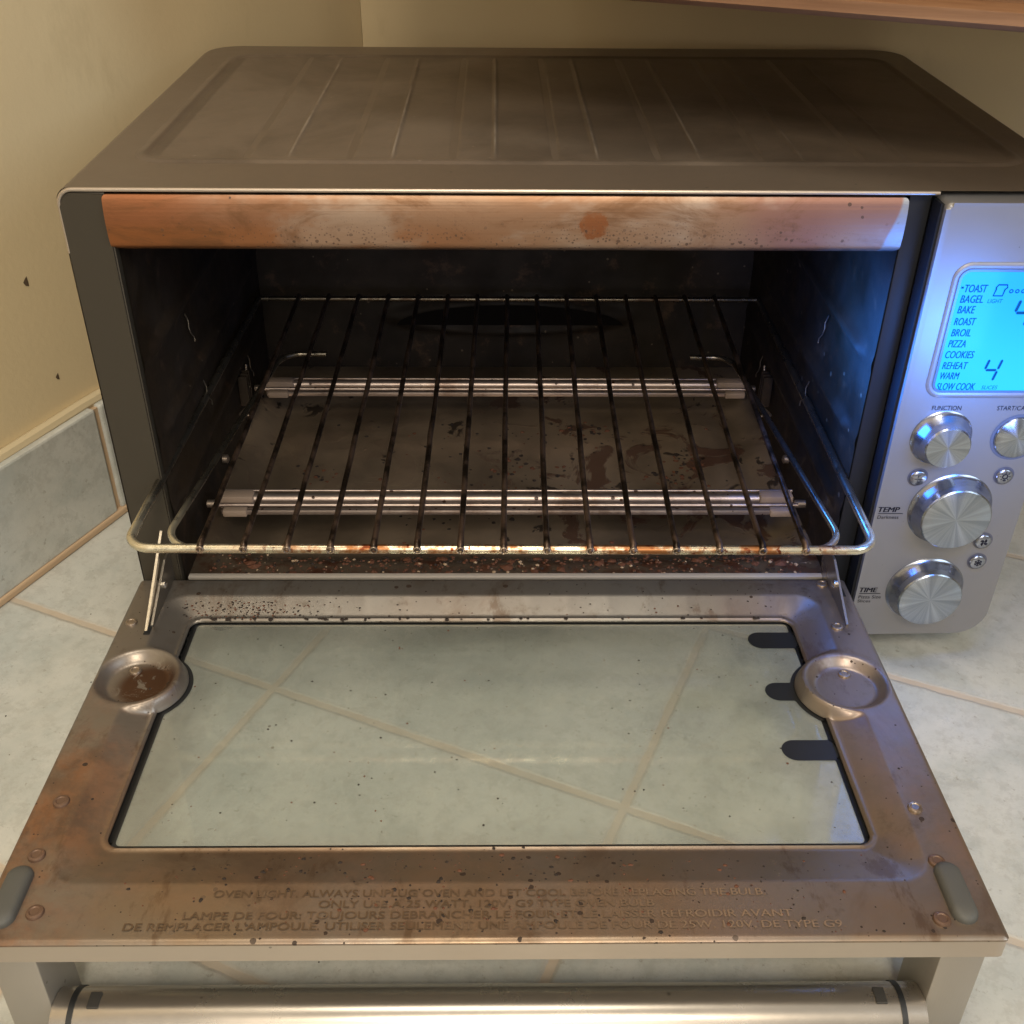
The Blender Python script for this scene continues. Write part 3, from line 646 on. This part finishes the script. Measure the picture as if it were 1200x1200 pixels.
def ring(x, z, r, w, mat, name, par, dy=0): 
    bm = bmesh.new(); n = 48; a = []; b = []
    for k in range(n):
        t = 2*PI*k/n; a.append(bm.verts.new((x+r*math.cos(t), PY-.0002-dy, z+r*math.sin(t)))); b.append(bm.verts.new((x+(r+w)*math.cos(t), PY-.0002-dy, z+(r+w)*math.sin(t))))
    for k in range(n): bm.faces.new((a[k], a[(k+1) % n], b[(k+1) % n], b[k]))
    return fin(name, bm, mat, par)
b = disc(.4572, .1423, .0115, .0016, 'start_button'); b.data.materials[0] = KNOB; ring(.4572, .1423, .0116, .0016, simple('shadow_groove', (.10, .11, .14), .5), 'button_groove', CP)
GRV = simple('button_groove_dark', (.09, .09, .11), .5)
def icon(kind, x, z, par):
    bm = bmesh.new(); y = PY-.0019; q = .0024
    def seg(ax, az, bx, bz, r=.00032): tube(bm, [(x+ax*q, y, z+az*q), (x+bx*q, y, z+bz*q)], r, 5)
    if kind == 'temp':
        for m_ in (text_mesh('F', width=.0013, height=.0018, bold=0), text_mesh('C', width=.0015, height=.0018, bold=0)): pass
        a = text('w', 'F', (x-.0006, y, z+.0004), 'XZ', None, None, width=.0012, height=.0018); c_ = text('w', 'C', (x-.0006, y, z-.0022), 'XZ', None, None, width=.0014, height=.0018); bm.from_mesh(a); bm.from_mesh(c_); seg(-.9, -.05, .9, -.05, .0002)
    elif kind == 'lamp':
        pts = [(x+.0013*math.cos(t), y, z+.0004+.0013*math.sin(t)) for t in [i*PI/6 for i in range(12)]]; tube(bm, pts, .00032, 5, closed=True)
        for a in range(8): t = a*PI/4; seg(.8*math.cos(t), .15+.8*math.sin(t), 1.15*math.cos(t), .15+1.15*math.sin(t), .0002)
        seg(-.3, -.75, .3, -.75)
    elif kind == 'fan':
        for a in range(4):
            t = a*PI/2+.3; pts = [(x+q*(.15+.75*s)*math.cos(t+.9*s), y, z+q*(.15+.75*s)*math.sin(t+.9*s)) for s in (0, .35, .7, 1)]; tube(bm, pts, [.0003, .0006, .0006, .0003], 5)
    else:
        for a in range(3): t = a*PI/3+PI/6; seg(-math.cos(t)*.9, -math.sin(t)*.9, math.cos(t)*.9, math.sin(t)*.9)
        for a in range(6):
            t = a*PI/3+PI/6
            for d_ in (-.45, .45): seg(.5*math.cos(t), .5*math.sin(t), .5*math.cos(t)+.35*math.cos(t+d_*2), .5*math.sin(t)+.35*math.sin(t+d_*2), .0002)
    o = fin('button_symbol', bm, INK, par); o.location = -par.location
for (x, z, kd) in ((.4122, .1185, 'temp'), (.4566, .1195, 'lamp'), (.4561, .0783, 'fan'), (.4563, .0646, 'frozen')):
    b = disc(x, z, .0044, .0018, 'push_button'); ring(x, z, .0044, .0009, GRV, 'button_groove', CP); icon(kd, x, z, b)
# feet
for x in (.03, .43):
    for y in (.03, .27):
        bm = bmesh.new(); lathe(bm, [(.009, -.0096), (.010, -.006), (.008, .0125)], (x, y, 0), 'Z', 24); fin('foot', bm, BLACK, OV, 50)

# ------------------------------------------------------------------ the door, folded down
ZD, TILT, DL = .0479, .0366, .2322
DX0, DX1 = -.0008, .3882
G = (.0365, .3500, .0312, .1800)            # clear glass, x0 x1 s0 s1
BO = (.0180, .3685, .0146, .2050)           # outer edge of the pressed bevel
OP = (.0333, .3522, .0300, .1822)           # opening
BL = (.0190, .0810); BR = (.3665, .0858)
rr = lambda x, s, q, r, g=0: sd_rr(x, s, q[0]-g, q[1]+g, q[2]-g, q[3]+g, r)
def circ(x, s, c, r): return np.hypot(x-c[0], s-c[1])-r
def smin(a, b, k): h_ = np.clip(.5+.5*(b-a)/k, 0, 1); return b+(a-b)*h_-k*h_*(1-h_)
def sd_open(x, s): return np.maximum(rr(x, s, OP, .006), -np.minimum(circ(x, s, BL, .0242), circ(x, s, BR, .0242)))
def door_h(x, s):
    a = rr(x, s, BO, .012); b = rr(x, s, OP, .006)
    t = np.clip(-a/np.maximum(-a+np.maximum(b, 0)+1e-9, 1e-6), 0, 1)
    h = -.0066*t
    rl = .0011*np.exp(-((b-.0008)/.0011)**2)                       # rolled lip round the opening
    h = h+rl
    for c, r in ((BL, .0218), (BR, .0218)):
        d = np.hypot(x-c[0], s-c[1])
        dish = -.0050*sstep(r-.0015, r-.0078, d)
        w = sstep(r+.0030, r-.0005, d)
        h = h*(1-w)+(dish+.0002)*w
    o = sd_rr(x, s, DX0, DX1, 0, DL, .002)
    return h-.0010*sstep(-.0016, .0002, o)**1.5
DR = link('door', region(DX0, DX1, 0, DL, .0010, lambda x, s: np.maximum(sd_rr(x, s, DX0, DX1, 0, DL, .002), -sd_open(x, s)), lambda x, s, h: (x, -s, h), door_h, thick=.0009), DOOR, OV)
DR.location = (0, -.003, ZD); DR.rotation_euler = (-TILT, 0, 0)
# outer shell: a thick frame under the liner
sh = lambda x, s: np.maximum(sd_rr(x, s, DX0+.0003, DX1-.0003, .002, DL-.0002, .0015), -rr(x, s, OP, .006, .0018))
link('outer_frame', region(DX0, DX1, .0, DL, .0022, sh, lambda x, s, h: (x, -s, h), lambda x, s: -.0012+x*0, thick=.0098), EDGE, DR)
# the frame must not fill the bosses: cut by keeping it below them
for v in DR.children[0].data.vertices:
    x, s = v.co.x, -v.co.y
    if v.co.z > -.002:
        if rr(np.array(x), np.array(s), BO, .012) < .004 or min(math.hypot(x-BL[0], s-BL[1]), math.hypot(x-BR[0], s-BR[1])) < .0235: v.co.z = -.0088
fin('glass', nbox(OP[0]-.001, OP[1]+.001, -OP[3]-.001, -OP[2]+.001, -.0086, -.0080), GLASS, DR)
gm = bpy.data.meshes.new('g'); gbm = bmesh.new(); quad(gbm, (OP[0]-.001, -OP[2]+.001, -.0081), (OP[1]+.001, -OP[2]+.001, -.0081), (OP[1]+.001, -OP[3]-.001, -.0081), (OP[0]-.001, -OP[3]-.001, -.0081))
gbm.free()
def caps(x, s, x0, x1, sc, r): return np.hypot(x-np.clip(x, x0, x1), s-sc)-r
def sd_clear(x, s):
    g = rr(x, s, G, .0025)
    g = np.maximum(g, -np.minimum(circ(x, s, BL, .0262), circ(x, s, BR, .0262)))
    for sc, xa in ((.0449, .3336), (.0850, .3342), (.1254, .3334)): g = np.maximum(g, -caps(x, s, xa, .40, sc, .0066))
    return g
fm = region(OP[0]-.0014, OP[1]+.0014, OP[2]-.0014, OP[3]+.0014, .0010, lambda x, s: -sd_clear(x, s), lambda x, s, h: (x, -s, h), lambda x, s: -.0076+x*0)
link('glass_border', fm, BLACK, DR)
# grime line round the glass
for c in ((BL, -30, 70), (BR, 110, 210)): pass
# rivets, rubber pads
def rivet(x, s, mat, r=.0031):
    z = float(door_h(np.array([x]), np.array([s]))[0]); bm = bmesh.new()
    lathe(bm, [(r, -.0002), (r, .0004), (r*.9, .0010), (r*.62, .0012), (r*.5, .0009), (.0002, .0009)], (x, -s, z), 'Z', 24); fin('rivet', bm, mat, DR, 35)
for x, s in ((.0050, .0392), (.0156, .0722), (.3745, .0056), (.3729, .0436), (.3686, .0758), (.3730, .1678)): rivet(x, s, RIV)
for x, s in ((.0105, .1627), (.0103, .1913), (.0194, .2186), (.3726, .1962), (.3650, .2237)): rivet(x, s, RUSTY, .0035)
for x in (.0078, .3745):
    sc_, bm = .2115, bmesh.new(); N1, N2 = 28, 10; rings = []
    for j in range(N2+1):
        ph = PI/2*j/N2; k = math.cos(ph)**.5 if j < N2 else 0; hh = .0038*math.sin(ph)**.8
        ring_ = []
        for i in range(N1):
            a = 2*PI*i/N1; ex = .0052*k*math.cos(a); es_ = .0052*k*math.sin(a)+(.0092*(.35+.65*k))*(1 if math.sin(a) >= 0 else -1)
            ring_.append(bm.verts.new((x+ex*(1 if x < .2 else 1)+(es_*.0), -(sc_+es_), hh)))
        rings.append(ring_)
    for A_, B_ in zip(rings, rings[1:]):
        for i in range(N1): bm.faces.new((A_[i], A_[(i+1) % N1], B_[(i+1) % N1], B_[i]))
    bm.faces.new(rings[-1]); fin('rubber_pad', bm, RUB, DR, 60)
# stamped warning
lines = [('OVEN LIGHT. ALWAYS UNPLUG OVEN AND LET COOL BEFORE REPLACING THE BULB.', .0855, .3000, .2108), ('ONLY USE A 25 WATT, 120V, G9 TYPE OVEN BULB', .1268, .2560, .2158),
         ("LAMPE DE FOUR: TOUJOURS DEBRANCHER LE FOUR ET LE LAISSER REFROIDIR AVANT", .0760, .3085, .2208), ("DE REMPLACER L'AMPOULE. UTILISER SEULEMENT UNE AMPOULE DE FOUR DE 25W, 120V, DE TYPE G9.", .0548, .3275, .2257)]
ms = [text('w', t, (a, -s-.0012, .00035), 'XY', None, None, width=b-a, height=.0034, heavy=.00008) for t, a, b, s in lines]
join('stamped_warning', ms, LETTER, DR)
# handle: two posts under the front edge and a round bar
for x0, x1 in ((.0035, .0212), (.3648, .3825)):
    fin('handle_post', nbox(x0, x1, -DL+.0015, -DL+.026, -.0640, -.0112, bev=.0012), POST, DR, 40)
hb = fin('handle_bar', ntube([(.0214, -.2285, -.0520), (.3646, -.2285, -.0520)], .0122, 48), BAR, DR, 40)
for x, s in ((.0290, 1), (.3555, -1)):
    fin('end_collar', ntube([(x-.0011, -.2285, -.0520), (x+.0011, -.2285, -.0520)], .0126, 48), BLACK, hb, 40)
    fin('clip_mark', nbox(min(x+s*.006, x+s*.0105), max(x+s*.006, x+s*.0105), -.2320, -.2250, -.0405, -.0393, bev=.0003), GASK, hb)
# hinge links at both sides
def bar3(name, pts, w, t, mat, par):
    """flat strip through points, standing in the y-z plane"""
    bm = bmesh.new(); pts = [Vector(p) for p in pts]; L = []
    for i, p in enumerate(pts):
        d = (pts[min(i+1, len(pts)-1)]-pts[max(i-1, 0)]).normalized(); n_ = d.cross(Vector((1, 0, 0))).normalized()
        L.append([bm.verts.new(p+Vector((a*t/2, 0, 0))+n_*b*w/2) for a, b in ((-1, -1), (1, -1), (1, 1), (-1, 1))])
    for A_, B_ in zip(L, L[1:]):
        for k in range(4): bm.faces.new((A_[k], A_[(k+1) % 4], B_[(k+1) % 4], B_[k]))
    bm.faces.new(L[0][::-1]); bm.faces.new(L[-1]); return fin(name, bm, mat, par)
for xh, s in ((.0150, 1), (.3800, -1)):
    bm = bmesh.new(); pl = [(.006, .036), (.006, .066), (-.010, .0665), (-.046, .051), (-.046, .047), (-.014, .045)]
    A_ = [bm.verts.new((xh+s*.0012, y, z)) for y, z in pl]; B_ = [bm.verts.new((xh+s*.0024, y, z)) for y, z in pl]
    bm.faces.new(A_); bm.faces.new(B_[::-1])
    for k in range(6): bm.faces.new((A_[k], B_[k], B_[(k+1) % 6], A_[(k+1) % 6]))
    h_ = fin('hinge_plate', bm, LINK, OV)
    bm = bmesh.new(); lathe(bm, [(.0022, 0), (.0022, .0012), (.001, .0020)], (xh+s*.0024, -.020, .0575), 'X', 14, s); fin('pin', bm, BRIGHT, h_, 40)
    if s == 1: bar3('pull_link', [(xh, .012, .0850), (xh, -.012, .0715), (xh, -.034, .0590), (xh, -.050, .0500)], .0028, .0013, BRIGHT, OV)
    else: bar3('pull_link', [(xh-.001, .010, .0520), (xh-.001, -.004, .0560), (xh-.001, -.016, .0520)], .0035, .0012, LINK, OV)
    bm = nbox(xh-.0012 if s > 0 else xh-.0002, xh+.0018 if s > 0 else xh+.0048, -.052 if s > 0 else -.020, -.006, .0002, .0006)
    for v in bm.verts: v.co.y += .003
    fin('hinge_slot', bm, BLACK, DR)

# ------------------------------------------------------------------ the wire rack, pulled forwards
RK = empty('oven_rack', (0, 0, ZO), 'blackened wire rack sliding out of the oven with a rusty front bar', 'oven rack')
RZ = .110; FY = -.0595; RY = .2400
fl_, fr_ = (.0178, FY, RZ), (.3775, FY-.0020, RZ); bl_, br_ = (.0275, RY, RZ), (.3812, RY, RZ)
path = fillet([bl_, fl_, fr_, br_], .012, 8)
# straight bars get extra points
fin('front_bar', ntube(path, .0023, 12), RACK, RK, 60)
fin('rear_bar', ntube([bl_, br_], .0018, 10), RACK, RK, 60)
lp = fillet([(.0475, .2365, RZ-.003), (.0475, .2365-.0001, RZ-.003), (.0562, .1530, RZ-.004), (.0327, -.0540, RZ-.004), (.3650, -.0560, RZ-.004), (.3465, .1500, RZ-.004), (.3560, .2365, RZ-.003)], .018, 8)
lp = fillet([(.0562, .1530, RZ-.0042), (.0322, -.0540, RZ-.0042), (.3655, -.0560, RZ-.0042), (.3465, .1500, RZ-.0042)], .019, 10)
lp = fillet([(.0700, .1640, RZ-.0042)]+[(.0568, .1630, RZ-.0042)], .01) + [] if False else lp
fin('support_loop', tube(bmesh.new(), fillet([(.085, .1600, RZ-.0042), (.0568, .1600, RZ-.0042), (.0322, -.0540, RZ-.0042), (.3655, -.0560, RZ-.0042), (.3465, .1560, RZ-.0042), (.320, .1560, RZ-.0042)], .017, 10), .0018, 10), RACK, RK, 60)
xf0, xf1, xb0, xb1 = .0543, .3428, .0562, .3489
for k in range(15):
    a = k/14; xa = xf0+(xf1-xf0)*a; xb = xb0+(xb1-xb0)*a; ya = FY-.0003-.0018*a
    rnd = random.Random(k)
    pts = [(xa, ya-.0024, RZ+.0006), (xa, ya, RZ+.0031), (xa, ya+.008, RZ+.0024)]
    for i in range(1, 12):
        t = i/12; pts.append((xa+(xb-xa)*t+rnd.uniform(-.0002, .0002), ya+.008+(RY-ya-.008)*t, RZ+.0024+rnd.uniform(-.0001, .0001)))
    pts += [(xb, RY, RZ+.0024), (xb, RY+.003, RZ+.0002)]
    w = fin('cross_wire', ntube(pts, [.0017]*2+[.00152]*(len(pts)-2), 8), WIRE, RK, 60)
    bm = bmesh.new(); tube(bm, [(xa+.0016*math.cos(t), ya-.0022, RZ+.0010+.0016*math.sin(t)) for t in [i*PI/6 for i in range(12)]], .0006, 6, closed=True)
    fin('weld_ring', bm, RIV, w, 60)

# ------------------------------------------------------------------ crumbs (nobody could count them)
def crumb(bm, p, r, flat=.5):
    n = 5+random.randrange(3); a0 = random.random()*6
    top = bm.verts.new((p[0], p[1], p[2]+r*flat)); base = [bm.verts.new((p[0]+r*random.uniform(.6, 1.3)*math.cos(a0+2*PI*i/n), p[1]+r*random.uniform(.6, 1.3)*math.sin(a0+2*PI*i/n), p[2]+r*flat*random.uniform(.0, .35))) for i in range(n)]
    for i in range(n): bm.faces.new((base[i], base[(i+1) % n], top))
def dpt(x, s, h): 
    y = -.003-s*math.cos(TILT)+h*math.sin(TILT); z = ZD+s*math.sin(TILT)+h*math.cos(TILT); return (x, y, z+ZO)
groups = {'dark': bmesh.new(), 'rust': bmesh.new(), 'pale': bmesh.new()}
def dh(x, s): return float(door_h(np.array([x]), np.array([s]))[0])
for _ in range(260):                                                     # rear lip patch
    x = random.gauss(.055, .022) if random.random() < .85 else random.uniform(.03, .35); s = random.uniform(.018, .0295)
    if .027 < x < .36: crumb(groups[random.choice(('dark', 'rust', 'dark'))], dpt(x, s, dh(x, s)), random.uniform(.0003, .0008))
for _ in range(330):
    x = random.gauss(.19, .08); s = random.uniform(.187, .229)
    if .03 < x < .37: crumb(groups[random.choice(('dark', 'rust'))], dpt(x, s, dh(x, s)), random.uniform(.0002, .0006) if random.random() < .9 else .0010)
for _ in range(80):
    x = random.uniform(.002, .386); s = random.uniform(.005, .23)
    if sd_open(np.array(x), np.array(s)) > .001: crumb(groups['dark'], dpt(x, s, dh(x, s)), random.uniform(.0003, .0009))
for _ in range(120):
    x = random.uniform(.045, .345); s = random.uniform(.034, .176); crumb(groups[random.choice(('dark', 'dark', 'rust'))], dpt(x, s, -.0080), random.uniform(.0002, .0006))
for _ in range(34):
    x = random.uniform(.04, .34); crumb(groups['dark'], dpt(x, OP[2]-.0004+random.uniform(-.0006, .0006), -.0050), random.uniform(.0006, .0014))
def tz(x, y): return .0310+float(tray_h(np.array([x]), np.array([y]))[0])+ZO
for _ in range(700):
    x = random.uniform(.03, .37); y = abs(random.gauss(0, .016))+.006
    if y < .05: crumb(groups[random.choice(('rust', 'rust', 'rust', 'dark', 'dark', 'rust', 'rust', 'pale'))], (x, y, tz(x, y)), random.uniform(.0004, .0014), .8)
for _ in range(24): 
    x = random.uniform(.05, .36); y = random.uniform(.008, .03); crumb(groups['rust'], (x, y, tz(x, y)), random.uniform(.002, .004), .4)
for _ in range(150):
    x = random.gauss(.23, .07); y = random.uniform(.07, .2)
    if .05 < x < .35: crumb(groups[random.choice(('rust', 'dark', 'dark'))], (x, y, tz(x, y)), random.uniform(.0005, .0017), .5)
for cxx, cyy, rr_, nn in ((.205, .105, .014, 60), (.31, .13, .010, 34), (.255, .19, .012, 30), (.08, .13, .008, 14), (.325, .15, .008, 26), (.34, .035, .010, 40), (.21, .14, .012, 30), (.15, .03, .02, 30), (.26, .032, .02, 40)):
    for _ in range(nn):
        x = random.gauss(cxx, rr_); y = max(.008, random.gauss(cyy, rr_*.6)); crumb(groups[random.choice(('rust', 'dark'))], (x, y, tz(x, y)), random.uniform(.0006, .0022), .45)
for _ in range(40):
    x, y = random.uniform(-.1, .55), random.uniform(-.25, .1); crumb(groups['dark'], (x, y, .0002), random.uniform(.0002, .0006))
cm = {'dark': simple('charred_crumb', (.02, .012, .008), .8), 'rust': simple('baked_crumb', (.11, .040, .018), .75), 'pale': simple('bread_crumb', (.42, .30, .19), .8)}
lab = {'dark': 'charred black crumbs scattered over door, glass and tray', 'rust': 'reddish brown baked crumbs lying thickest along the front of the tray', 'pale': 'pale bread crumbs on the front of the oven tray'}
for k, bm in groups.items(): tag(fin('crumbs', bm, cm[k]), lab[k], 'crumbs', kind='stuff')
